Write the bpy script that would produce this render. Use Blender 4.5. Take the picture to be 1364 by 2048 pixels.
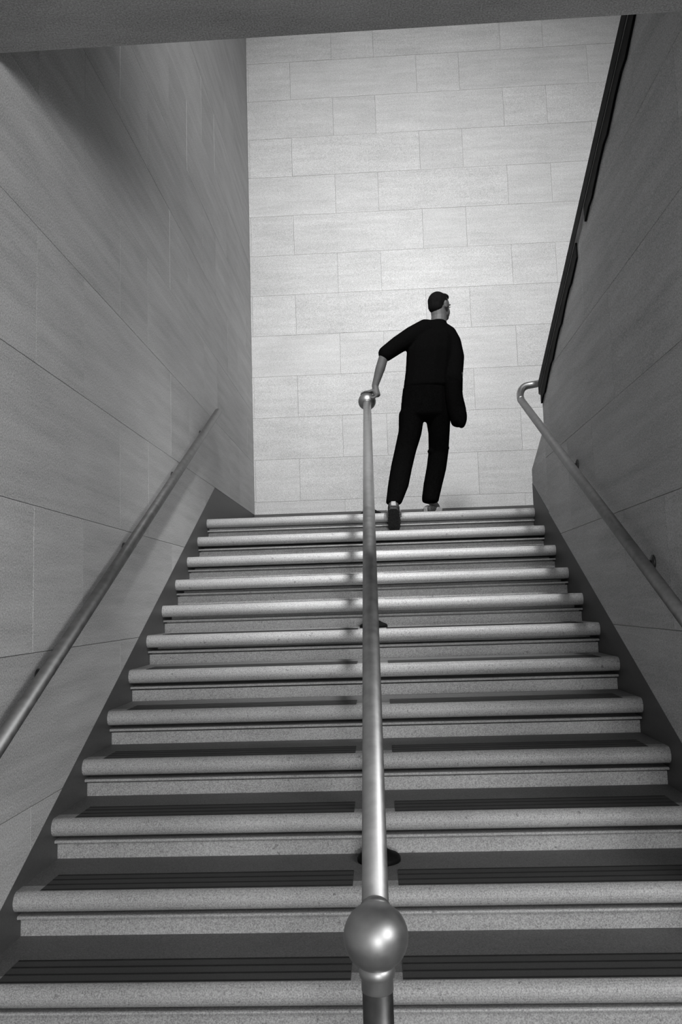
import bpy, math, random
import numpy as np
from mathutils import Vector, Matrix

random.seed(7)
S = bpy.context.scene
for o in list(bpy.data.objects):
    bpy.data.objects.remove(o, do_unlink=True)
C = S.collection

# ---------------------------------------------------------------- camera
# All positions below are written relative to the eye of the photographer;
# EYE lifts them so that the lower hall floor lies at z = 0.
EYE = 1.633
F_PX = 1634.0
YE = -9.0                           # end wall of the lower hall
RIGHT = Vector((0.99842673, 0.04721005, -0.03025359))
DOWN = Vector((-0.03526624, 0.10923826, -0.99338980))
FWD = Vector((-0.04359313, 0.99289386, 0.11073132))
cam_d = bpy.data.cameras.new('camera')
cam_d.sensor_fit = 'VERTICAL'
cam_d.sensor_height = 36.0
cam_d.sensor_width = 24.0
cam_d.lens = 36.0 * F_PX / 2048.0
cam_d.clip_start = 0.05
cam = bpy.data.objects.new('camera', cam_d)
C.objects.link(cam)
m = Matrix.Identity(4)
for i in range(3):
    m[i][0], m[i][1], m[i][2] = RIGHT[i], -DOWN[i], -FWD[i]
m[2][3] = EYE
cam.matrix_world = m
S.camera = cam

# ---------------------------------------------------------------- world, lights, exposure
w = bpy.data.worlds.new('world')
S.world = w
w.use_nodes = True
w.node_tree.nodes['Background'].inputs[0].default_value = (1, 1, 1, 1)
w.node_tree.nodes['Background'].inputs[1].default_value = 0.0
S.view_settings.view_transform = 'Standard'
S.view_settings.look = 'None'
S.view_settings.exposure = 0.0
S.view_settings.gamma = 1.0
S.view_settings.use_curve_mapping = False


def area(name, loc, target, sx, sy, power, spread=180):
    d = bpy.data.lights.new(name, 'AREA')
    d.shape = 'RECTANGLE'
    d.size, d.size_y = sx, sy
    d.energy = power
    d.spread = math.radians(spread)
    o = bpy.data.objects.new(name, d)
    C.objects.link(o)
    o.location = (loc[0], loc[1], loc[2] + EYE)
    v = Vector(target) - Vector(loc)
    o.rotation_euler = v.to_track_quat('-Z', 'Y').to_euler()
    return o


# unseen lamps and window lights, added to produce the lighting of the stair
ADDED_LAMPS = [(Vector((-0.15, 0.10, 6.60)), Vector((0.65, 8.66, 3.15)), 1.0, 0.7, 118, 60),  # unseen lamp added to wash the back wall
         (Vector((1.20, 1.20, 6.60)), Vector((-0.10, 5.40, 0.10)), 0.5, 0.5, 27, 27)]  # unseen spot added to brighten the upper steps
for L_ in ADDED_LAMPS:
    area('added_lamp_light', *L_)
area('added_front_light', (1.60, YE + .15, 0.05), (0.9, 4.0, 0.1), 2.9, 2.5, 430)  # front light added behind the camera
area('added_side_light', (3.78, -1.0, 1.15), (-1.3, 2.5, 0.1), 3.2, 1.1, 230)  # side light added out of view to brighten the left wall

# ---------------------------------------------------------------- materials
MAT = {}


def new_mat(name):
    mt = bpy.data.materials.new(name)
    mt.use_nodes = True
    nt = mt.node_tree
    bs = nt.nodes['Principled BSDF']
    MAT[name] = mt
    return mt, nt, bs


def stone(name, base, streak=(1, 1, 1), streak_amp=0.18, grain=0.16, rough=0.55, spec=0.3,
          tone=0.10, pits=0.0, bump=0.15, grain_scale=170.0):
    """Cut stone: bedding streaks, cloudy tone, fine speckle; each slab gets its own tone."""
    mt, nt, bs = new_mat(name)
    N, L = nt.nodes, nt.links
    tc = N.new('ShaderNodeTexCoord')
    oi = N.new('ShaderNodeObjectInfo')
    rv = N.new('ShaderNodeVectorMath'); rv.operation = 'SCALE'
    rv.inputs[0].default_value = (13.1, 7.7, 9.3)
    L.new(oi.outputs['Random'], rv.inputs['Scale'])
    ad = N.new('ShaderNodeVectorMath'); ad.operation = 'ADD'
    L.new(tc.outputs['Object'], ad.inputs[0]); L.new(rv.outputs[0], ad.inputs[1])
    mp = N.new('ShaderNodeMapping')
    mp.inputs['Scale'].default_value = streak
    L.new(ad.outputs[0], mp.inputs['Vector'])

    def noise(vec, scale, detail, rgh=0.6):
        n = N.new('ShaderNodeTexNoise')
        n.inputs['Scale'].default_value = scale
        n.inputs['Detail'].default_value = detail
        n.inputs['Roughness'].default_value = rgh
        L.new(vec, n.inputs['Vector'])
        return n.outputs['Fac']

    def math_(op, a, b):
        k = N.new('ShaderNodeMath'); k.operation = op
        for i, x in enumerate((a, b)):
            if isinstance(x, (int, float)):
                k.inputs[i].default_value = x
            else:
                L.new(x, k.inputs[i])
        return k.outputs[0]

    st = noise(mp.outputs[0], 3.0, 8, 0.68)
    cl = noise(ad.outputs[0], 1.6, 4, 0.5)
    gr = noise(tc.outputs['Object'], grain_scale, 2, 0.6)
    v = math_('MULTIPLY', math_('SUBTRACT', st, 0.5), streak_amp * 4)
    v = math_('ADD', v, math_('MULTIPLY', math_('SUBTRACT', cl, 0.5), 0.28))
    v = math_('ADD', v, math_('MULTIPLY', math_('SUBTRACT', gr, 0.5), grain * 4))
    v = math_('ADD', v, math_('MULTIPLY', math_('SUBTRACT', oi.outputs['Random'], 0.5), tone))
    v = math_('ADD', v, 1.0)
    if pits:
        pn = noise(ad.outputs[0], 42.0, 4, 0.65)
        mr = N.new('ShaderNodeMapRange')
        mr.inputs[1].default_value = 0.63; mr.inputs[2].default_value = 0.72
        mr.inputs[3].default_value = 1.0; mr.inputs[4].default_value = 1.0 - pits
        L.new(pn, mr.inputs[0])
        v = math_('MULTIPLY', v, mr.outputs[0])
    v = math_('MULTIPLY', v, base)
    v = math_('MAXIMUM', v, 0.004)
    cb = N.new('ShaderNodeCombineColor')
    for i in range(3):
        L.new(v, cb.inputs[i])
    L.new(cb.outputs[0], bs.inputs['Base Color'])
    bs.inputs['Roughness'].default_value = rough
    bs.inputs['Specular IOR Level'].default_value = spec
    if bump:
        bp = N.new('ShaderNodeBump')
        bp.inputs['Strength'].default_value = bump
        bp.inputs['Distance'].default_value = 0.004
        L.new(st, bp.inputs['Height'])
        L.new(bp.outputs[0], bs.inputs['Normal'])
    return mt


def plain(name, g, rough=0.5, metal=0.0, spec=0.5, var=0.0, scale=30.0, emit=0.0):
    mt, nt, bs = new_mat(name)
    N, L = nt.nodes, nt.links
    bs.inputs['Base Color'].default_value = (g, g, g, 1)
    bs.inputs['Roughness'].default_value = rough
    bs.inputs['Metallic'].default_value = metal
    bs.inputs['Specular IOR Level'].default_value = spec
    if emit:
        bs.inputs['Emission Color'].default_value = (1, 1, 1, 1)
        bs.inputs['Emission Strength'].default_value = emit
    if var:
        tc = N.new('ShaderNodeTexCoord')
        n = N.new('ShaderNodeTexNoise')
        n.inputs['Scale'].default_value = scale
        n.inputs['Detail'].default_value = 4
        L.new(tc.outputs['Object'], n.inputs['Vector'])
        mr = N.new('ShaderNodeMapRange')
        mr.inputs[3].default_value = max(g * (1 - var), 0.001)
        mr.inputs[4].default_value = g * (1 + var)
        mr.inputs[1].default_value = 0.3; mr.inputs[2].default_value = 0.7
        L.new(n.outputs['Fac'], mr.inputs[0])
        cb = N.new('ShaderNodeCombineColor')
        for i in range(3):
            L.new(mr.outputs[0], cb.inputs[i])
        L.new(cb.outputs[0], bs.inputs['Base Color'])
        mr2 = N.new('ShaderNodeMapRange')
        mr2.inputs[3].default_value = rough * 0.85
        mr2.inputs[4].default_value = min(rough * 1.2, 1)
        L.new(n.outputs['Fac'], mr2.inputs[0])
        L.new(mr2.outputs[0], bs.inputs['Roughness'])
    return mt


stone('travertine_back', 0.50, (0.6, 1, 6.0), 0.13, 0.42, 0.6, 0.25, 0.06)
stone('travertine_side', 0.46, (1, 0.35, 4.5), 0.19, 0.45, 0.6, 0.25, 0.10)
stone('travertine_step', 0.34, (0.5, 1, 3.0), 0.16, 0.50, 0.5, 0.35, 0.06, pits=0.5, grain_scale=230)
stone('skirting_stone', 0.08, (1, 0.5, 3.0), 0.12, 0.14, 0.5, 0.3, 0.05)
stone('soffit_stone', 0.28, (0.4, 1.2, 1), 0.28, 0.45, 0.7, 0.2, 0.05)
stone('floor_stone', 0.25, (1, 1, 1), 0.12, 0.14, 0.5, 0.3, 0.05)
stone('tread_inlay', 0.075, (0.4, 2, 1), 0.12, 0.18, 0.7, 0.2, 0.05, grain_scale=230)
stone('dark_tread', 0.155, (0.5, 1, 3.0), 0.16, 0.40, 0.6, 0.25, 0.05, pits=0.3, grain_scale=230)  # flat tread tops, darker than the nosing stone
plain('mortar', 0.10, 0.9, 0, 0.1, 0.3, 60)
plain('grip_rubber', 0.018, 0.75, 0, 0.3, 0.4, 60)
plain('brushed_metal', 0.40, 0.45, 1.0, 0.5, 0.12, 25)
plain('satin_metal', 0.27, 0.5, 1.0, 0.5, 0.15, 25)
plain('dull_metal', 0.11, 0.42, 1.0, 0.5, 0.2, 25)
plain('black_metal', 0.006, 0.6, 0.0, 0.08, 0.3, 20)
plain('seam_metal', 0.5, 0.4, 0.6, 0.5)
plain('plaster', 0.14, 0.8, 0, 0.2, 0.06, 3)
plain('added_lamp_glow', 0.8, 0.6, 0, 0.3, emit=3.0)  # glow of the added ceiling lamps
plain('added_window_glow', 0.7, 0.1, 0, 0.5, emit=1.2)  # glow of the added windows
plain('skin', 0.11, 0.55, 0, 0.4, 0.08, 40)
plain('hair', 0.007, 0.8, 0, 0.05, 0.5, 160)
plain('black_knit', 0.004, 0.95, 0, 0.0, 0.4, 220)
plain('black_cloth', 0.003, 0.95, 0, 0.0, 0.4, 120)
plain('shoe_dark', 0.03, 0.6, 0, 0.3, 0.6, 60)
plain('shoe_light', 0.25, 0.6, 0, 0.3, 0.4, 60)
plain('sole', 0.035, 0.8, 0, 0.2, 0.5, 90)
plain('eye_white', 0.7, 0.3)

# ---------------------------------------------------------------- mesh helpers
BASE = {}


def root_of(o):
    while o.parent:
        o = o.parent
    return o


def mk(name, verts, faces, mat, parent=None, smooth=False, base=None):
    """One mesh object from eye-relative coordinates."""
    vs = np.array([tuple(v) for v in verts], float)
    if parent is not None:
        b = BASE[root_of(parent).name]
    else:
        if base is None:
            lo, hi = vs.min(0), vs.max(0)
            base = ((lo[0] + hi[0]) / 2, (lo[1] + hi[1]) / 2, lo[2])
        b = np.array(base, float)
    me = bpy.data.meshes.new(name)
    me.from_pydata([tuple(v) for v in vs - b], [], faces)
    me.update()
    if smooth:
        me.polygons.foreach_set('use_smooth', [True] * len(me.polygons))
    me.materials.append(MAT[mat])
    o = bpy.data.objects.new(name, me)
    C.objects.link(o)
    if parent is not None:
        o.parent = parent
    else:
        o.location = (b[0], b[1], b[2] + EYE)
        BASE[o.name] = b
    return o


def empty(name, base, label=None, cat=None, group=None):
    o = bpy.data.objects.new(name, None)
    C.objects.link(o)
    o.empty_display_size = 0.1
    o.location = (base[0], base[1], base[2] + EYE)
    BASE[o.name] = np.array(base, float)
    tag(o, label, cat, group)
    return o


def tag(o, label=None, cat=None, group=None, kind=None):
    if label: o['label'] = label
    if cat: o['category'] = cat
    if group: o['group'] = group
    if kind: o['kind'] = kind
    return o


def box(x0, x1, y0, y1, z0, z1):
    v = [(x, y, z) for z in (z0, z1) for y in (y0, y1) for x in (x0, x1)]
    f = [(0, 2, 3, 1), (4, 5, 7, 6), (0, 1, 5, 4), (2, 6, 7, 3), (0, 4, 6, 2), (1, 3, 7, 5)]
    return v, f


def join(*parts):
    V, Fc = [], []
    for v, f in parts:
        n = len(V)
        V += list(v)
        Fc += [tuple(i + n for i in q) for q in f]
    return V, Fc


def prism_x(poly, x0, x1):
    """Polygon in (y, z), any winding, extruded along x."""
    n = len(poly)
    v = [(x0, y, z) for y, z in poly] + [(x1, y, z) for y, z in poly]
    f = [tuple(range(n)), tuple(range(2 * n - 1, n - 1, -1))]
    f += [(i, i + n, (i + 1) % n + n, (i + 1) % n) for i in range(n)]
    a = sum(poly[i][0] * poly[(i + 1) % n][1] - poly[(i + 1) % n][0] * poly[i][1] for i in range(n))
    if a > 0:
        f = [tuple(reversed(q)) for q in f]
    return v, f


def tube(path, r, seg=20, cap=True):
    P = [Vector(p) for p in path]
    R = r if isinstance(r, (list, tuple)) else [r] * len(P)
    V, Fc = [], []
    up = None
    for i, p in enumerate(P):
        t = (P[min(i + 1, len(P) - 1)] - P[max(i - 1, 0)]).normalized()
        if up is None:
            a = Vector((0, 0, 1)) if abs(t.z) < 0.9 else Vector((0, 1, 0))
            up = (a - t * a.dot(t)).normalized()
        else:
            up = (up - t * up.dot(t)).normalized()
        s = t.cross(up)
        for k in range(seg):
            c = 2 * math.pi * k / seg
            V.append(p + (up * math.cos(c) + s * math.sin(c)) * R[i])
    for i in range(len(P) - 1):
        for k in range(seg):
            a, b = i * seg + k, i * seg + (k + 1) % seg
            Fc.append((a, b, b + seg, a + seg))
    if cap:
        Fc.append(tuple(range(seg - 1, -1, -1)))
        n = (len(P) - 1) * seg
        Fc.append(tuple(range(n, n + seg)))
    return V, Fc


def lathe(origin, axis, prof, seg=32):
    """prof: list of (radius, height along axis)."""
    a = Vector(axis).normalized()
    o = Vector(origin)
    return tube([o + a * h for _, h in prof], [max(rr, 1e-4) for rr, _ in prof], seg)


def sphere_prof(R, n=18, cut=0.0):
    out = []
    for i in range(n + 1):
        t = -math.pi / 2 + math.pi * i / n
        out.append((R * math.cos(t), R * math.sin(t)))
    return out


def at(px, py, Y):
    """Point seen at pixel (px, py) whose depth Y is known from what it stands on."""
    d = RIGHT * ((px - 682) / F_PX) + DOWN * ((py - 1024) / F_PX) + FWD
    return d * (Y / d.y)


def clip(poly, a, b, c):
    """Keep the part of a polygon where a*u + b*v <= c."""
    out = []
    n = len(poly)
    for i in range(n):
        p, q = poly[i], poly[(i + 1) % n]
        dp, dq = a * p[0] + b * p[1] - c, a * q[0] + b * q[1] - c
        if dp <= 0:
            out.append(p)
        if dp * dq < 0:
            t = dp / (dp - dq)
            out.append((p[0] + (q[0] - p[0]) * t, p[1] + (q[1] - p[1]) * t))
    return out


def inset(poly, d):
    n = len(poly)
    cx = sum(p[0] for p in poly) / n
    cy = sum(p[1] for p in poly) / n
    q = poly
    for i in range(n):
        (x0, y0), (x1, y1) = poly[i], poly[(i + 1) % n]
        nx, ny = y1 - y0, x0 - x1
        l = math.hypot(nx, ny)
        if l < 1e-6:
            continue
        nx, ny = nx / l, ny / l
        c = nx * x0 + ny * y0
        if nx * cx + ny * cy > c:
            nx, ny, c = -nx, -ny, -c
        q = clip(q, nx, ny, c - d)
        if len(q) < 3:
            return []
    return q


def slab(poly, place, mat, parent, gap=0.0011, bevel=0.0007, depth=0.012):
    """Facing slab: outline in wall coordinates, place(u, v, depth behind the face)."""
    p0 = inset(poly, gap)
    if len(p0) < 3:
        return
    cl = [p0[0]]
    for p in p0[1:]:
        if math.hypot(p[0] - cl[-1][0], p[1] - cl[-1][1]) > 0.004:
            cl.append(p)
    p0 = cl
    if len(p0) > 3 and math.hypot(p0[0][0] - p0[-1][0], p0[0][1] - p0[-1][1]) < 0.004:
        p0.pop()
    if len(p0) < 3:
        return
    n = len(p0)
    ar = abs(sum(p0[i][0] * p0[(i + 1) % n][1] - p0[(i + 1) % n][0] * p0[i][1] for i in range(n))) / 2
    if ar < 0.0012:
        return
    cx = sum(p[0] for p in p0) / n
    cy = sum(p[1] for p in p0) / n
    sc = []
    for u, v in p0:
        l = max(math.hypot(u - cx, v - cy), 1e-5)
        sc.append((u + (cx - u) / l * bevel * 1.4, v + (cy - v) / l * bevel * 1.4))
    off = random.uniform(0.0, 0.0012)
    V = [place(u, v, off) for u, v in sc] + [place(u, v, off + bevel) for u, v in p0] + [place(u, v, depth) for u, v in p0]
    Fc = [tuple(range(n))]
    for i in range(n):
        j = (i + 1) % n
        Fc.append((i, i + n, j + n, j))
        Fc.append((i + n, i + 2 * n, j + 2 * n, j + n))
    # face winding: the front face must look out of the wall
    a, b, c = (Vector(V[i]) for i in (0, 1, 2))
    nrm = Vector((0, 0, 0))
    for i in range(n):
        p, q = Vector(V[i]), Vector(V[(i + 1) % n])
        nrm += p.cross(q)
    out = Vector(place(cx, cy, 0)) - Vector(place(cx, cy, 1))
    if nrm.dot(out) < 0:
        Fc = [tuple(reversed(q)) for q in Fc]
    return mk('stone_slab', V, Fc, mat, parent)


# ---------------------------------------------------------------- measures of the place
XL, XR = -1.3089, 1.1954           # faces of the two side walls
YB = 8.662                         # back wall of the landing
R_, T_ = 0.165, 0.33               # rise and going
Y0, Z0 = 2.5875, -1.180            # nosing number 0
ZT = 0.042                         # tread top above nosing middle
FLOOR = Z0 - 3 * R_ + ZT           # lower hall floor
LAND = Z0 + 11 * R_ + ZT           # landing
SOF, YSOF = 1.98, 2.65             # soffit of the upper floor and its edge
UPF = LAND + 12 * R_               # upper floor
TOP = 7.0                          # upper ceiling
XE = 3.90                          # far side wall beyond the upper flight
PW = 0.20                          # parapet thickness
SKZ = 0.967                        # top of the skirting on the landing


def skl(y):                        # top of the left skirting along the flight
    return min(SKZ, SKZ + 0.526 * (y - 6.543))


def skr(y):
    return 0.561 + 0.520 * (y - 5.677)


# ---------------------------------------------------------------- setting: floors and ceilings
fl = tag(mk('floor', *box(XL - .02, XE, YE, 1.99, FLOOR - .2, FLOOR), 'floor_stone'), kind='structure')
lf = tag(mk('floor_landing', *box(XL - .02, XE, Y0 + 11 * T_ + .10, YB, LAND - .25, LAND - .0005), 'travertine_step'), kind='structure')
uf = tag(mk('ceiling', *box(XL - .02, XR + PW, YE, YSOF, SOF, UPF), 'soffit_stone'), kind='structure')
tag(mk('ceiling_side_hall', *box(XR + PW, XE, YE, 2.12, SOF, UPF), 'soffit_stone'), kind='structure')
tag(mk('ceiling_upper', *box(XL - .3, XE + .3, YE - .2, YB + .3, TOP, TOP + .2), 'plaster'), kind='structure')
tag(mk('wall_hall_right', *join(box(XE, XE + .2, YE - .2, -2.7, FLOOR - .2, TOP), box(XE, XE + .2, 0.7, YB + .3, FLOOR - .2, TOP),
    box(XE, XE + .2, -2.7, 0.7, 1.76, TOP), box(XE, XE + .2, -2.7, 0.7, FLOOR - .2, 0.54)), 'plaster'), kind='structure')
ys = [-2.7 + i * (3.4 - .06) / 4 for i in range(5)]  # bars of an unseen window added for the side light
win2 = tag(mk('added_window_2', *join(box(XE, XE + .12, -2.7, 0.7, 1.70, 1.76), box(XE, XE + .12, -2.7, 0.7, 0.54, 0.60),
    *[box(XE, XE + .12, y, y + .06, 0.60, 1.70) for y in ys]), 'dull_metal'), kind='structure')
for i in range(4):
    mk('pane', *box(XE + .08, XE + .09, ys[i] + .06, ys[i + 1], 0.60, 1.70), 'added_window_glow', win2)

# end wall of the hall, its glazed opening added to hold the front light
we = tag(mk('wall_hall_end', *join(
    box(XL - .3, -0.4, YE - .2, YE, FLOOR - .2, TOP), box(2.7, XE + .2, YE - .2, YE, FLOOR - .2, TOP),
    box(-0.4, 2.7, YE - .2, YE, 1.35, TOP), box(-0.4, 2.7, YE - .2, YE, FLOOR - .2, FLOOR)), 'plaster'), kind='structure')
wf = [box(-0.4, 2.7, YE - .12, YE, 1.28, 1.35), box(-0.4, 2.7, YE - .12, YE, FLOOR, FLOOR + .12)]
xs = [-0.4 + i * (3.1 - .06) / 4 for i in range(5)]
wf += [box(x, x + .06, YE - .12, YE, FLOOR + .12, 1.28) for x in xs]
win = tag(mk('added_window_1', *join(*wf), 'dull_metal'), kind='structure')  # unseen window frame added around the front light
for i in range(4):
    mk('pane', *box(xs[i] + .06, xs[i + 1], YE - .09, YE - .08, FLOOR + .12, 1.28), 'added_window_glow', win)

# ---------------------------------------------------------------- left wall
wl = tag(mk('wall_left', *box(XL - .25, XL - .010, YE, YB + .2, FLOOR - .2, TOP), 'mortar'), kind='structure')
HC = 0.5592
S0, PER, SH = 3.05, 2.09, 0.52
row = -5
while True:
    z0 = SKZ + row * HC
    if z0 > TOP:
        break
    z1 = min(z0 + HC, TOP)
    if z1 > FLOOR:
        st = S0 + (PER / 2 if row % 2 else 0)
        if z0 < SKZ - .01:
            ymax = 6.55
        else:
            ymax = YB
        k = math.floor((YE - st) / PER) - 1
        edges = []
        while st + k * PER < YB + PER:
            edges += [st + k * PER, st + k * PER + SH]
            k += 1
        for a, b in zip(edges[:-1], edges[1:]):
            a, b = max(a, YE), min(b, ymax)
            if b - a < 0.02:
                continue
            poly = [(a, max(z0, FLOOR)), (b, max(z0, FLOOR)), (b, z1), (a, z1)]
            if z0 < SKZ - .01:
                # keep z >= SKZ + .526 (y - 6.543)
                poly = clip(poly, 0.526, -1.0, 0.526 * 6.543 - SKZ)
            if len(poly) >= 3:
                slab(poly, lambda u, v, d: (XL - d, u, v), 'travertine_side', wl)
    row += 1

# ---------------------------------------------------------------- back wall
wb = tag(mk('wall_back', *box(XL - .25, XE + .2, YB + .010, YB + .3, LAND - .3, TOP), 'mortar'), kind='structure')
HB, ZB, XB, SA, PB = 0.4585, 6.1456, -0.3344, 0.4782, 1.9099
for k in range(-2, 12):
    z1, z0 = ZB - k * HB, ZB - (k + 1) * HB
    z0, z1 = max(z0, SKZ), min(z1, TOP)
    if z1 - z0 < 0.02:
        continue
    st = XB + (PB / 2 if k % 2 == 0 else 0)
    edges = []
    for j in range(-3, 4):
        edges += [st + j * PB, st + j * PB + SA]
    for a, b in zip(edges[:-1], edges[1:]):
        a, b = max(a, XL), min(b, XE)
        if b - a < 0.015:
            continue
        slab([(a, z0), (b, z0), (b, z1), (a, z1)], lambda u, v, d: (u, YB + d, v), 'travertine_back', wb, 0.0009)

# ---------------------------------------------------------------- right wall (sloping parapet between the flights)
CS, CY, CZ = -0.474, 3.475, 2.586 - 0.085          # underside of the coping


def cop(y):
    return CZ + CS * (y - CY)


YP = 5.712                                         # end of the parapet
YN = 2.62                                          # near end of the wall
wr = tag(mk('wall_right', *prism_x([(YN, FLOOR), (YN, cop(YN)), (YP, cop(YP)), (YP, 0.3), (3.6, FLOOR)],
                                   XR + .010, XR + PW), 'travertine_side'), kind='structure')
for row in range(-5, 5):
    z0, z1 = SKZ + row * HC, SKZ + (row + 1) * HC
    st = 3.43 + (PER / 2 if row % 2 else 0)
    edges = []
    for j in range(-3, 4):
        edges += [st + j * PER, st + j * PER + 0.59]
    for a, b in zip(edges[:-1], edges[1:]):
        a, b = max(a, YN), min(b, YP)
        if b - a < 0.02:
            continue
        poly = [(a, z0), (b, z0), (b, z1), (a, z1)]
        poly = clip(poly, 0.520, -1.0, 0.520 * 5.677 - 0.561)
        poly = clip(poly, -CS, 1.0, CZ - CS * CY) if len(poly) > 2 else poly
        poly = clip(poly, 0.0, -1.0, -FLOOR) if len(poly) > 2 else poly
        if len(poly) >= 3:
            slab(poly, lambda u, v, d: (XR + d, u, v), 'travertine_side', wr)
# string of the upper flight that runs out past the parapet end
tag(mk('trim_1', *prism_x([(YP, 0.3), (YP, 1.205), (6.268, 0.972), (6.268, 0.3)], XR + .006, XR + PW), 'travertine_side'), kind='structure')

# ---------------------------------------------------------------- skirtings
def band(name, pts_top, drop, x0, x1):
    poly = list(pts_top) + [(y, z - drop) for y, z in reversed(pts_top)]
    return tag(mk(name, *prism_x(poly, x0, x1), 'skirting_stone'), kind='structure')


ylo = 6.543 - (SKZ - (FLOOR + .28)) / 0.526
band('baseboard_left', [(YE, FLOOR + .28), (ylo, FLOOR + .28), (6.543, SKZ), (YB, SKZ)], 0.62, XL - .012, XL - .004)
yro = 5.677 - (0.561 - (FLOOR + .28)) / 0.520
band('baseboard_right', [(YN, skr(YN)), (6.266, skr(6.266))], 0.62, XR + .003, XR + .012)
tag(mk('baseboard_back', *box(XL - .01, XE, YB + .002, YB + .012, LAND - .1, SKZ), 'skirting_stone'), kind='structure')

# ---------------------------------------------------------------- staircase
RIN = 0.068                                        # riser set back under the nosing


NOS = 0.082                                        # depth of the pale nosing stone


def step_meshes(x0, x1):
    ry, rz, zc = 0.034, 0.035, 0.007
    prof = [(NOS, -.028), (0.034, -.028)]
    for i in range(1, 12):
        t = -math.pi / 2 - math.pi * i / 12
        prof.append((ry + ry * math.cos(t), zc + rz * math.sin(t)))
    prof += [(ry, .042), (NOS, .042)]
    nosing = prism_x(prof, x0, x1)
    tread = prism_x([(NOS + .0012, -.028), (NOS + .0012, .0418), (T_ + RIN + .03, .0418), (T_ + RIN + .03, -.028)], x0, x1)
    riser = prism_x([(RIN, -.1235), (RIN, -.0670), (RIN + .055, -.0655), (RIN + .055, -.0460), (.24, -.0460), (.24, -.0285), (.30, -.0285), (.30, -.1235)], x0, x1)
    fp = [(RIN + .053, -.0590), (.046, -.0590)]
    for i in range(5):
        t = -math.pi / 2 - math.pi * i / 4
        fp.append((.042 + .0065 * math.cos(t), -.0525 + .0065 * math.sin(t)))
    fp += [(.046, -.0460), (RIN + .053, -.0460)]
    fillet = prism_x(fp, x0, x1)
    return nosing, tread, riser, fillet


GR = [0.036, 0.088, 0.140, 0.190]
PAN = [(XL + .080, -0.128), (0.030, XR - .080)]


def staircase(name, base, label, n, grips):
    st = empty(name, base, label, 'staircase')
    b = BASE[st.name]

    def loc(vf):                                   # meshes are written relative to their own nosing
        v, f = vf
        return [tuple(np.array(p) + b) for p in v], f
    nosing, tread, riser, fillet = step_meshes(XL - .004 - b[0], XR + .002 - b[0])
    protos = None
    for k in range(n):
        if protos is None:
            r = mk('step', *loc(riser), 'travertine_step', st)
            kids = [mk('nosing', *loc(nosing), 'travertine_step', r), mk('tread_slab', *loc(tread), 'dark_tread', r), mk('riser_moulding', *loc(fillet), 'travertine_step', r)]
            if grips:
                for a, c in PAN:
                    kids.append(mk('tread_inlay', *loc(box(a - b[0], c - b[0], 0.030, 0.196, 0.040, 0.0428)), 'tread_inlay', r))
                    for g in GR:
                        kids.append(mk('grip_strip', *loc(box(a - b[0] + .002, c - b[0] - .002, g - .005, g + .005, 0.041, 0.0438)), 'grip_rubber', r))
            protos = (r, kids)
        else:
            r = protos[0].copy(); C.objects.link(r); r.parent = st
            for q in protos[1]:
                d = q.copy(); C.objects.link(d); d.parent = r
        r.location = (0, k * T_, k * R_)
    return st


st1 = staircase('staircase', ((XL + XR) / 2, Y0 - 2 * T_, Z0 - 2 * R_),
                'wide pale stone staircase with rounded nosings and dark grip strips', 14, True)
# the return flight beyond the parapet climbs back over the hall
st2 = staircase('staircase', ((XL + XR) / 2, Y0 - 2 * T_, Z0 - 2 * R_),
                'return flight of pale stone steps behind the sloping parapet wall', 12, False)
st2.rotation_euler.z = math.pi
st2.scale.x = 0.985
st2.location = ((XR + PW + XE) / 2, 6.20, LAND - ZT + R_ + EYE)
# solid carriage under both flights
tag(mk('trim_2', *prism_x([(2.05, FLOOR), (2.05, FLOOR + .02), (Y0 + 11 * T_ + .12, LAND - .20), (Y0 + 11 * T_ + .12, FLOOR)],
                          XL - .002, XR + .002), 'mortar'), kind='structure')
tag(mk('trim_3', *prism_x([(6.12, LAND - .05), (6.12, LAND - .30), (2.2, UPF - .40), (2.2, UPF - .10)], XR + PW, XE), 'mortar'), kind='structure')

# ---------------------------------------------------------------- centre handrail
LB = Vector((-0.034, 1.85, -0.715))
UB = Vector((-0.045, 6.35, 1.583))
dr = (UB - LB).normalized()
hr = empty('handrail', (LB.x, LB.y, FLOOR), 'polished metal centre handrail with a ball at each end', 'handrail')
mk('rail', *tube([LB + dr * .05, UB - dr * .05], 0.0305, 28), 'brushed_metal', hr, True)
for nm, cc, sgn in (('ball', LB, 1), ('ball', UB, -1)):
    mk(nm, *lathe(cc, dr, sphere_prof(0.070, 24), 40), 'brushed_metal', hr, True)
    mk('collar', *lathe(cc, dr * sgn, [(0.030, .060), (0.0345, .064), (0.036, .070), (0.0345, .077), (0.0308, .082)], 32), 'brushed_metal', hr, True)


def rail_at(y):
    return LB + dr * ((y - LB.y) / dr.y)


def post(top, zb, r, collar_z=None):
    p = mk('post', *tube([(top.x, top.y, zb), (top.x, top.y, top.z - .01)], r, 24), 'dull_metal', hr, True)
    mk('base_flange', *lathe((top.x, top.y, zb), (0, 0, 1), [(0.082, 0), (0.082, .012), (0.076, .020), (0.052, .030), (r + .006, .045), (r, .050)], 32), 'black_metal', p, True)
    return p


pl = post(LB, FLOOR, 0.033)
mk('collar', *lathe(LB, (0, 0, -1), [(0.033, .055), (0.038, .062), (0.0395, .070), (0.038, .079), (0.0345, .084), (0.0345, .108), (0.0332, .110)], 32), 'brushed_metal', pl, True)
post(rail_at(3.227), Z0 + R_ + ZT, 0.021)
post(rail_at(4.840), Z0 + 6 * R_ + ZT, 0.021)
post(UB, LAND, 0.021)

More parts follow.
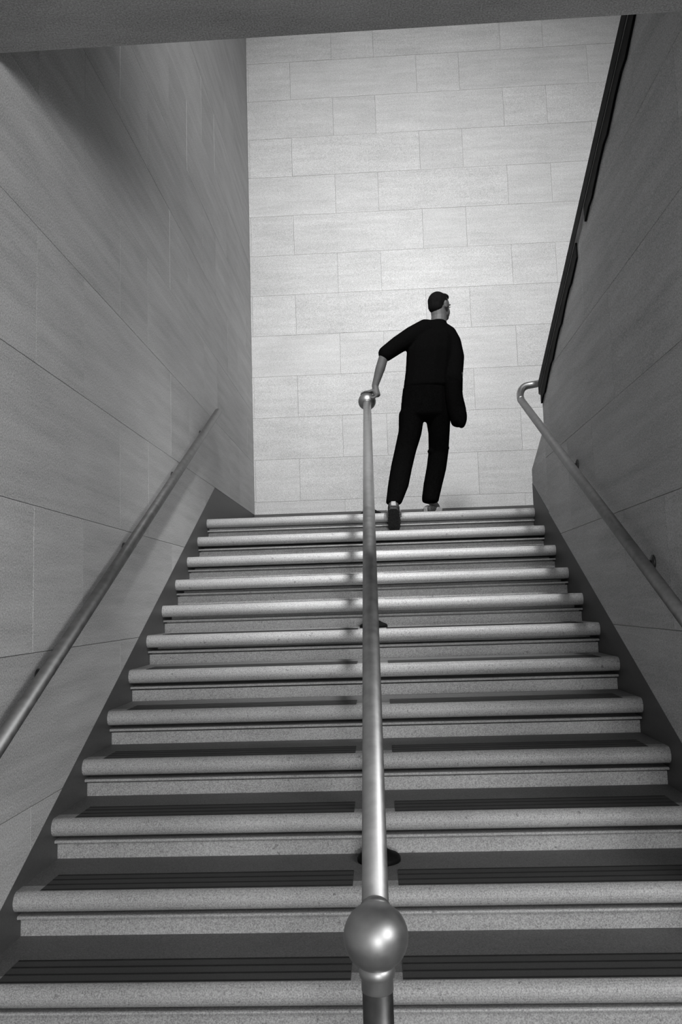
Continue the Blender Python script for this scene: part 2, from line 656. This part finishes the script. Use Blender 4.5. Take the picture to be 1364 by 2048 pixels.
# ---------------------------------------------------------------- wall handrails
def bracket(p, wall_x, parent):
    s = 1 if wall_x > p.x else -1
    b = mk('bracket', *tube([(p.x, p.y, p.z - .028), (p.x + s * .012, p.y, p.z - .055), (p.x + s * .035, p.y, p.z - .066), (wall_x - s * .004, p.y, p.z - .068)], 0.009, 12), 'dull_metal', parent, True)
    mk('rosette', *lathe((wall_x, p.y, p.z - .068), (-s, 0, 0), [(0.032, 0), (0.032, .006), (0.026, .010), (0.010, .012)], 24), 'dull_metal', b, True)


def lr(y):
    return Vector((-1.240, y, -0.206 + 0.530 * (y - 3.045)))


lh = empty('handrail', (-1.24, 1.9, lr(1.9).z), 'round metal handrail on the left plain stone wall with open rounded top end', 'handrail')
lh['label'] = 'straight round metal handrail on the tall wall, ending in a plain rounded tip'
e0, e1 = lr(1.9), lr(6.36)
dl = (e1 - e0).normalized()
mk('rail', *tube([e0, e1] + [e1 + dl * .027 * math.sin(t) for t in (.5, .9, 1.25, 1.5)], [.027, .027] + [.027 * math.cos(t) for t in (.5, .9, 1.25, 1.5)], 24), 'satin_metal', lh, True)
for y in (2.30, 3.10, 4.15, 5.15, 6.0):
    bracket(lr(y), XL, lh)


def rr(y):
    return Vector((1.105, y, -0.054 + 0.524 * (y - 3.128)))


rh = empty('handrail', (1.105, 2.7, rr(2.7).z), 'round metal handrail on the parapet wall with an elbow at its top', 'handrail')
pe = rr(6.02)
mk('rail', *tube([rr(2.7), pe], 0.027, 24), 'satin_metal', rh, True)
c0 = [pe]
q0, q1, q2, q3 = pe, pe + Vector((0.0, .075, .052)), Vector((1.12, 6.13, 1.590)), Vector((1.180, 6.13, 1.600))
for i in range(1, 11):
    t = i / 10
    c0.append(q0 * (1 - t) ** 3 + q1 * 3 * t * (1 - t) ** 2 + q2 * 3 * t * t * (1 - t) + q3 * t ** 3)
q0, q1, q2, q3 = q3, Vector((1.27, 6.13, 1.612)), Vector((1.297, 6.08, 1.600)), Vector((1.297, 5.74, 1.590))
for i in range(1, 13):
    t = i / 12
    c0.append(q0 * (1 - t) ** 3 + q1 * 3 * t * (1 - t) ** 2 + q2 * 3 * t * t * (1 - t) + q3 * t ** 3)
mk('elbow', *tube(c0, 0.027, 24), 'brushed_metal', rh, True)
for y in (2.85, 3.62, 4.83):
    bracket(rr(y), XR, rh)

# ---------------------------------------------------------------- dark rail on the parapet top
cr = empty('parapet_rail', (XR + PW / 2, YP, cop(YP)), 'black metal rail running up the sloping top of the parapet wall', 'railing')
x0, x1 = XR - .018, XR + PW + .018
yA, yB = 2.64, YP + .02
mk('cap', *prism_x([(yA, cop(yA)), (yA, cop(yA) + .085), (yB, cop(yB) + .085), (yB, cop(yB))], x0, x1), 'black_metal', cr)
mk('seam', *prism_x([(yA, cop(yA) - .006), (yA, cop(yA)), (yB, cop(yB)), (yB, cop(yB) - .006)], x0 + .003, XR), 'seam_metal', cr)
for a, b in ((yA, 4.30), (4.52, YP - .01)):
    n = max(1, round((b - a) / T_))
    poly = [(a, cop(a) - .006), (b, cop(b) - .006)]
    low = []
    for i in range(n):
        ya, yb = a + (b - a) * i / n, a + (b - a) * (i + 1) / n
        low += [(ya + .02, cop(ya) - .094), (ya + (yb - ya) * .55, cop(ya + (yb - ya) * .55) - .104), (ya + (yb - ya) * .75, cop(ya + (yb - ya) * .75) - .085)]
    low[0] = (a, low[0][1]); low.append((b, cop(b) - .09))
    mk('fascia', *prism_x(poly + list(reversed(low)), x0 + .006, XR), 'black_metal', cr)

# ---------------------------------------------------------------- ceiling lamps added out of view
for (LAMP, AIM, sx, sy, pw_, sp_), lab in zip(ADDED_LAMPS, ('unseen long boxy lamp added to wash the back wall', 'unseen small square spotlight added to light the upper steps')):
    lp = empty('added_ceiling_light', tuple(LAMP), lab, 'lamp')
    ld = (AIM - LAMP).normalized()
    lx = Vector((1, 0, 0)); lx = (lx - ld * lx.dot(ld)).normalized(); ly = ld.cross(lx)

    def lbox(u0, u1, v0, v1, w0, w1):
        V, Fc = box(u0, u1, v0, v1, w0, w1)
        return [LAMP + lx * a + ly * b + ld * c for a, b, c in V], Fc
    A, B = sx / 2 + .03, sy / 2 + .03
    hs = mk('housing', *join(lbox(-A - .03, A + .03, -B - .03, B + .03, -.22, -.20), lbox(-A - .03, -A, -B - .03, B + .03, -.20, .03), lbox(A, A + .03, -B - .03, B + .03, -.20, .03),
                             lbox(-A, A, -B - .03, -B, -.20, .03), lbox(-A, A, B, B + .03, -.20, .03)), 'dull_metal', lp)
    mk('diffuser', *lbox(-A, A, -B, B, -.03, -.015), 'added_lamp_glow', hs)
    tp = LAMP - ld * .20
    mk('hanger', *tube([tp, (tp.x, tp.y, TOP)], .02, 12), 'dull_metal', lp, True)

# ---------------------------------------------------------------- person
def ball_mesh(c, rx, ry, rz, rot=0.0, nu=14, nv=9):
    V, Fc = [], []
    ca, sa = math.cos(rot), math.sin(rot)
    for j in range(nv + 1):
        t = math.pi * j / nv
        for i in range(nu):
            p = 2 * math.pi * i / nu
            x, y, z = rx * math.sin(t) * math.cos(p), ry * math.sin(t) * math.sin(p), rz * math.cos(t)
            V.append((c[0] + x * ca - y * sa, c[1] + x * sa + y * ca, c[2] + z))
    for j in range(nv):
        for i in range(nu):
            a, b = j * nu + i, j * nu + (i + 1) % nu
            Fc.append((a, a + nu, b + nu, b))
    return V, Fc


def limb(pts, step=0.4):
    """pts: (point, radius or (rx, ry, rz)[, rot]); overlapping balls along the chain."""
    out = []
    for A, B in zip(pts[:-1], pts[1:]):
        pa, pb = Vector(A[0]), Vector(B[0])
        ra = np.array(A[1] if isinstance(A[1], tuple) else (A[1],) * 3)
        rb = np.array(B[1] if isinstance(B[1], tuple) else (B[1],) * 3)
        n = max(2, int((pb - pa).length / (min(ra.min(), rb.min()) * step)) + 1)
        rot = A[2] if len(A) > 2 else 0.0
        for i in range(n + 1):
            t = i / n
            r = ra + (rb - ra) * t
            out.append(ball_mesh(pa.lerp(pb, t), *r, rot))
    return out


def skin_over(name, parts, mat, parent, voxel=0.008, smooth=4):
    """Fuse overlapping volumes into one continuous surface."""
    v, f = join(*parts)
    o = mk(name, v, f, mat, parent)
    md = o.modifiers.new('r', 'REMESH'); md.mode = 'VOXEL'; md.voxel_size = voxel; md.use_smooth_shade = True
    sm = o.modifiers.new('s', 'SMOOTH'); sm.factor = 0.5; sm.iterations = smooth
    dg = bpy.context.evaluated_depsgraph_get()
    me = bpy.data.meshes.new_from_object(o.evaluated_get(dg))
    old = o.data
    o.modifiers.clear()
    o.data = me
    me.name = name
    bpy.data.meshes.remove(old)
    me.polygons.foreach_set('use_smooth', [True] * len(me.polygons))
    if not me.materials:
        me.materials.append(MAT[mat])
    return o


pr = empty('person', (0.50, 6.50, LAND), 'person in a dark sweater and trousers climbing onto the landing, hand on the rail', 'person')

hip_l, hip_r = at(829, 822, 6.44), at(872, 822, 6.47)
knee_l, ank_l = at(812, 902, 6.40), at(789, 996, 6.13)
knee_r, ank_r = at(877, 902, 6.60), at(861, 1000, 6.56)
pel, wai, che = at(851, 812, 6.45), at(853, 765, 6.44), at(860, 700, 6.43)
sh_l, sh_r = at(823, 672, 6.42), at(903, 676, 6.47)
elb_l, wri_l = at(768, 712, 6.34), at(750, 772, 6.36)
elb_r, wri_r = at(917, 748, 6.40), at(916, 806, 6.42)
nb, nt_ = at(877, 652, 6.45), at(878, 634, 6.46)
hd = at(880, 613, 6.47)

YAW = math.radians(-48)                            # the head is turned to his right
hx = Vector((math.cos(YAW), math.sin(YAW), 0))     # towards his right ear
hy = Vector((-math.sin(YAW), math.cos(YAW), 0))    # where he looks
hz = Vector((0, 0, 1))


def H(x, y, z):
    return hd + hx * x + hy * y + hz * z


body = []
body += limb([(pel, (.130, .085, .08)), (wai, (.115, .075, .08)), (che, (.125, .080, .08)), (at(872, 672, 6.44), (.08, .06, .04))])
body += limb([(sh_l, .045), (elb_l, .039), (wri_l + (elb_l - wri_l) * .6, .040), (wri_l, .027)])
body += limb([(sh_r, .045), (elb_r, .037), (wri_r, .026)])
body += limb([(che, .06), (sh_l, .045)]) + limb([(che, .06), (sh_r, .045)])
body += limb([(hip_l, .080), (knee_l, .052), (ank_l, .038)])
body += limb([(hip_r, .080), (knee_r, .052), (ank_r, .038)])
body += limb([(nb, .066), (nt_, .064), (H(0, -.025, -.02), .062)])
# head: cranium, jaw, chin, nose, brow, lips, ears
body += [ball_mesh(H(0, -.012, .018), .076, .094, .092, YAW), ball_mesh(H(0, .030, -.040), .058, .062, .070, YAW),
         ball_mesh(H(0, .058, -.085), .030, .028, .022, YAW), ball_mesh(H(0, .098, -.024), .013, .018, .013, YAW),
         ball_mesh(H(0, .090, -.004), .011, .012, .024, YAW), ball_mesh(H(0, .082, .022), .046, .014, .011, YAW),
         ball_mesh(H(0, .084, -.055), .024, .011, .006, YAW), ball_mesh(H(0, .082, -.066), .021, .011, .006, YAW)]
for s in (-1, 1):
    body += [ball_mesh(H(s * .076, -.006, -.006), .010, .018, .030, YAW), ball_mesh(H(s * .079, -.014, .008), .009, .014, .018, YAW)]
# left hand laid over the ball: palm, four fingers and thumb curled around it
grip = UB
pc = wri_l + (Vector((0.034, 6.345, 1.632)) - wri_l) * 1.0
body += limb([(wri_l, .026), (pc, (.030, .036, .020))])
kn = [Vector((0.000, 6.392, 1.664)), Vector((-0.006, 6.370, 1.672)), Vector((-0.006, 6.347, 1.671)), Vector((0.002, 6.325, 1.664))]
for i, k0 in enumerate(kn):
    L_ = (.072, .082, .078, .062)[i]
    body += limb([(pc, .014), (k0, .0098)])
    d0 = (k0 - grip).normalized()
    ax = d0.cross(Vector((-1, 0, -.2))).normalized()
    pts = [(k0, .0098)]
    for j in range(1, 4):
        a = Matrix.Rotation(L_ / .080 * j / 3, 3, ax)
        pts.append((grip + (a @ d0) * .0805, .0095 - .0008 * j))
    body += limb(pts)
tb = [pc, Vector((0.030, 6.292, 1.612)), Vector((0.012, 6.272, 1.592)), Vector((-0.012, 6.268, 1.590))]
body += limb([(tb[0], .015), (tb[1], .0115), (tb[2], .0105), (tb[3], .009)])
# right hand, hanging, fingers closed on the cloth it carries
pr_c = at(917, 822, 6.42)
body += limb([(wri_r, .026), (pr_c, (.018, .036, .034))])
for i in range(4):
    b0 = pr_c + Vector((.004, .030 - .020 * i, -.030))
    body += limb([(b0, .010), (b0 + Vector((-.010, 0, -.030)), .0092), (b0 + Vector((-.030, 0, -.034)), .0088), (b0 + Vector((-.038, 0, -.016)), .008)])
body += limb([(pr_c + Vector((0, .030, .01)), .012), (pr_c + Vector((-.018, .044, -.018)), .0105), (pr_c + Vector((-.030, .036, -.036)), .009)])
# feet inside the shoes
body += limb([(ank_l, .036), (at(789, 1040, 6.17), .032)])
body += limb([(ank_r, .036), (ank_r + Vector((.05, .09, -.045)), .030)])
skin_over('body', body, 'skin', pr, 0.005, 3)
for s in (-1, 1):
    mk('eye', *ball_mesh(H(s * .031, .078, .004), .011, .011, .008, YAW), 'eye_white', pr, True)

# hair: a close cap over crown and back, clear of the face
hair = [ball_mesh(H(0, -.020, .026), .080, .094, .092, YAW)]
hv, hf = join(*hair)
keep = []
for q in hf:
    c = sum((Vector(hv[i]) for i in q), Vector()) / 4 - hd
    x, y, z = c.dot(hx), c.dot(hy), c.dot(hz)
    keep.append(q)
hair_parts = [ball_mesh(H(0, -.024, .030), .079, .088, .088, YAW), ball_mesh(H(0, -.050, -.008), .068, .060, .062, YAW),
              ball_mesh(H(0, .030, .078), .062, .050, .034, YAW)]
skin_over('hair', hair_parts, 'hair', pr, 0.006, 3)

# sweater with elbow-length sleeves
sw = []
sw += limb([(at(856, 772, 6.45), (.200, .130, .04)), (at(858, 745, 6.44), (.192, .125, .08)), (at(861, 705, 6.43), (.196, .130, .10)),
            (at(866, 680, 6.44), (.180, .115, .08)), (at(869, 668, 6.44), (.140, .092, .055)), (at(872, 652, 6.45), (.090, .080, .045)), (at(876, 646, 6.45), (.072, .072, .028))], 0.3)
sw += limb([(at(868, 660, 6.44), .080), (at(850, 659, 6.43), .082), (at(826, 672, 6.42), .082), (at(797, 689, 6.38), .071), (at(772, 707, 6.345), .063)], 0.3)
sw += limb([(at(880, 660, 6.45), .075), (at(895, 671, 6.46), .080), (at(902, 686, 6.46), .084), (at(909, 714, 6.44), .080), (at(908, 752, 6.41), .072), (at(912, 780, 6.41), .055)], 0.3)
skin_over('sweater', sw, 'black_knit', pr, 0.008, 5)
# right sleeve and collar follow the sweater; trousers
tr = []
tr += limb([(at(852, 777, 6.45), (.190, .118, .05)), (at(851, 812, 6.45), (.200, .128, .09)), (at(850, 828, 6.45), (.200, .125, .06))], 0.3)
tr += limb([(at(823, 832, 6.45), (.104, .105, .09)), (at(820, 865, 6.44), (.094, .098, .09)), (at(811, 900, 6.42), (.087, .088, .08)),
            (at(803, 935, 6.34), (.085, .085, .07)), (at(797, 968, 6.24), (.081, .080, .07)), (at(791, 992, 6.15), (.068, .072, .05)), (at(788, 1004, 6.11), (.062, .066, .03))], 0.3)
tr += limb([(at(876, 832, 6.47), (.102, .105, .09)), (at(878, 865, 6.52), (.088, .095, .09)), (at(877, 903, 6.59), (.083, .086, .07)),
            (at(873, 935, 6.59), (.081, .084, .08)), (at(866, 968, 6.58), (.077, .080, .07)), (at(861, 996, 6.56), (.071, .078, .05)), (at(861, 1002, 6.56), (.068, .080, .022))], 0.3)
tr += [ball_mesh(at(861, 903, 6.55), .026, .04, .022), ball_mesh(at(892, 896, 6.55), .028, .04, .024)]
skin_over('trousers', tr, 'black_cloth', pr, 0.008, 4)

# shoes
def shoe(heel, toe, upv, name='shoe'):
    d = (toe - heel); L_ = d.length; d.normalize()
    up = (Vector(upv) - d * Vector(upv).dot(d)).normalized()
    sd = d.cross(up)
    def q(a, b, c): return heel + d * a * L_ + sd * b + up * c
    parts = []
    for a, wdt, h in ((.06, .030, .050), (.14, .036, .052), (.25, .037, .050), (.38, .038, .044), (.5, .042, .036), (.62, .045, .031), (.74, .045, .028), (.85, .040, .024), (.94, .030, .019)):
        n = 3
        for i in range(-n, n + 1):
            b = i / n * wdt * .62
            parts.append(ball_mesh(q(a, b, .022 + h * .5 * (1 - (i / n) ** 2 * .3)), .024, .024, max(h * .62, .018), 0, 10, 7))
    s = skin_over(name, parts, 'shoe_dark', pr, 0.006, 3)
    outl = []
    for a, wdt in ((0, .018), (.05, .031), (.15, .036), (.3, .034), (.45, .036), (.62, .046), (.76, .046), (.88, .038), (.97, .020)):
        outl.append((a, wdt))
    ring = [(a, b) for a, b in outl] + [(a, -b) for a, b in reversed(outl)]
    V = [q(a, b, 0) for a, b in ring] + [q(a, b, .022) for a, b in ring]
    n = len(ring)
    Fc = [tuple(range(n)), tuple(range(2 * n - 1, n - 1, -1))] + [(i, (i + 1) % n, (i + 1) % n + n, i + n) for i in range(n)]
    mk('sole', V, Fc, 'sole', s)
    # pale side flashes
    for sg in (-1, 1):
        pv = [q(.22, sg * .052, .030), q(.34, sg * .054, .064), q(.50, sg * .057, .052), q(.46, sg * .058, .026),
              q(.22, sg * .040, .030), q(.34, sg * .040, .064), q(.50, sg * .040, .052), q(.46, sg * .040, .026)]
        mk('side_flash', pv, [(0, 1, 2, 3), (7, 6, 5, 4), (0, 4, 5, 1), (1, 5, 6, 2), (2, 6, 7, 3), (3, 7, 4, 0)], 'shoe_light', s)
    hv_ = [q(-.045, -.018, .022), q(-.045, .018, .022), q(-.035, .016, .066), q(-.035, -.016, .066),
           q(.10, -.018, .022), q(.10, .018, .022), q(.10, .016, .066), q(.10, -.016, .066)]
    mk('heel_tab', hv_, [(0, 1, 2, 3), (7, 6, 5, 4), (0, 4, 5, 1), (1, 5, 6, 2), (2, 6, 7, 3), (3, 7, 4, 0)], 'shoe_light', s)
    return s


hr_ = Vector((at(852, 1016, 6.50).x, 6.49, LAND))
shoe(hr_, hr_ + Vector((.185, .205, 0)), (0, 0, 1))
tl = Vector((at(789, 1050, 6.20).x, 6.235, LAND - R_ + .012))
hl = at(787, 1020, 6.02)
hl = tl + (hl - tl).normalized() * .275
shoe(hl, tl, (0, -.4, 1))

# dark folded cloth carried in the right hand
jb = []
jb += limb([(at(906, 770, 6.38), (.070, .080, .05)), (at(908, 795, 6.38), (.074, .085, .05)), (at(913, 820, 6.39), (.078, .085, .05)), (at(917, 843, 6.40), (.062, .085, .045))], 0.3)
jb += [ball_mesh(at(922, 832, 6.36), .048, .05, .10), ball_mesh(at(908, 822, 6.46), .036, .05, .11), ball_mesh(at(900, 800, 6.42), .040, .05, .16)]
v, f = join(*jb)
cl_ = empty('folded_cloth', tuple(at(917, 857, 6.40)), 'dark folded garment draped over the lowered forearm of the climbing person', 'garment')
skin_over('cloth_fold', jb, 'black_cloth', cl_, 0.008, 4)
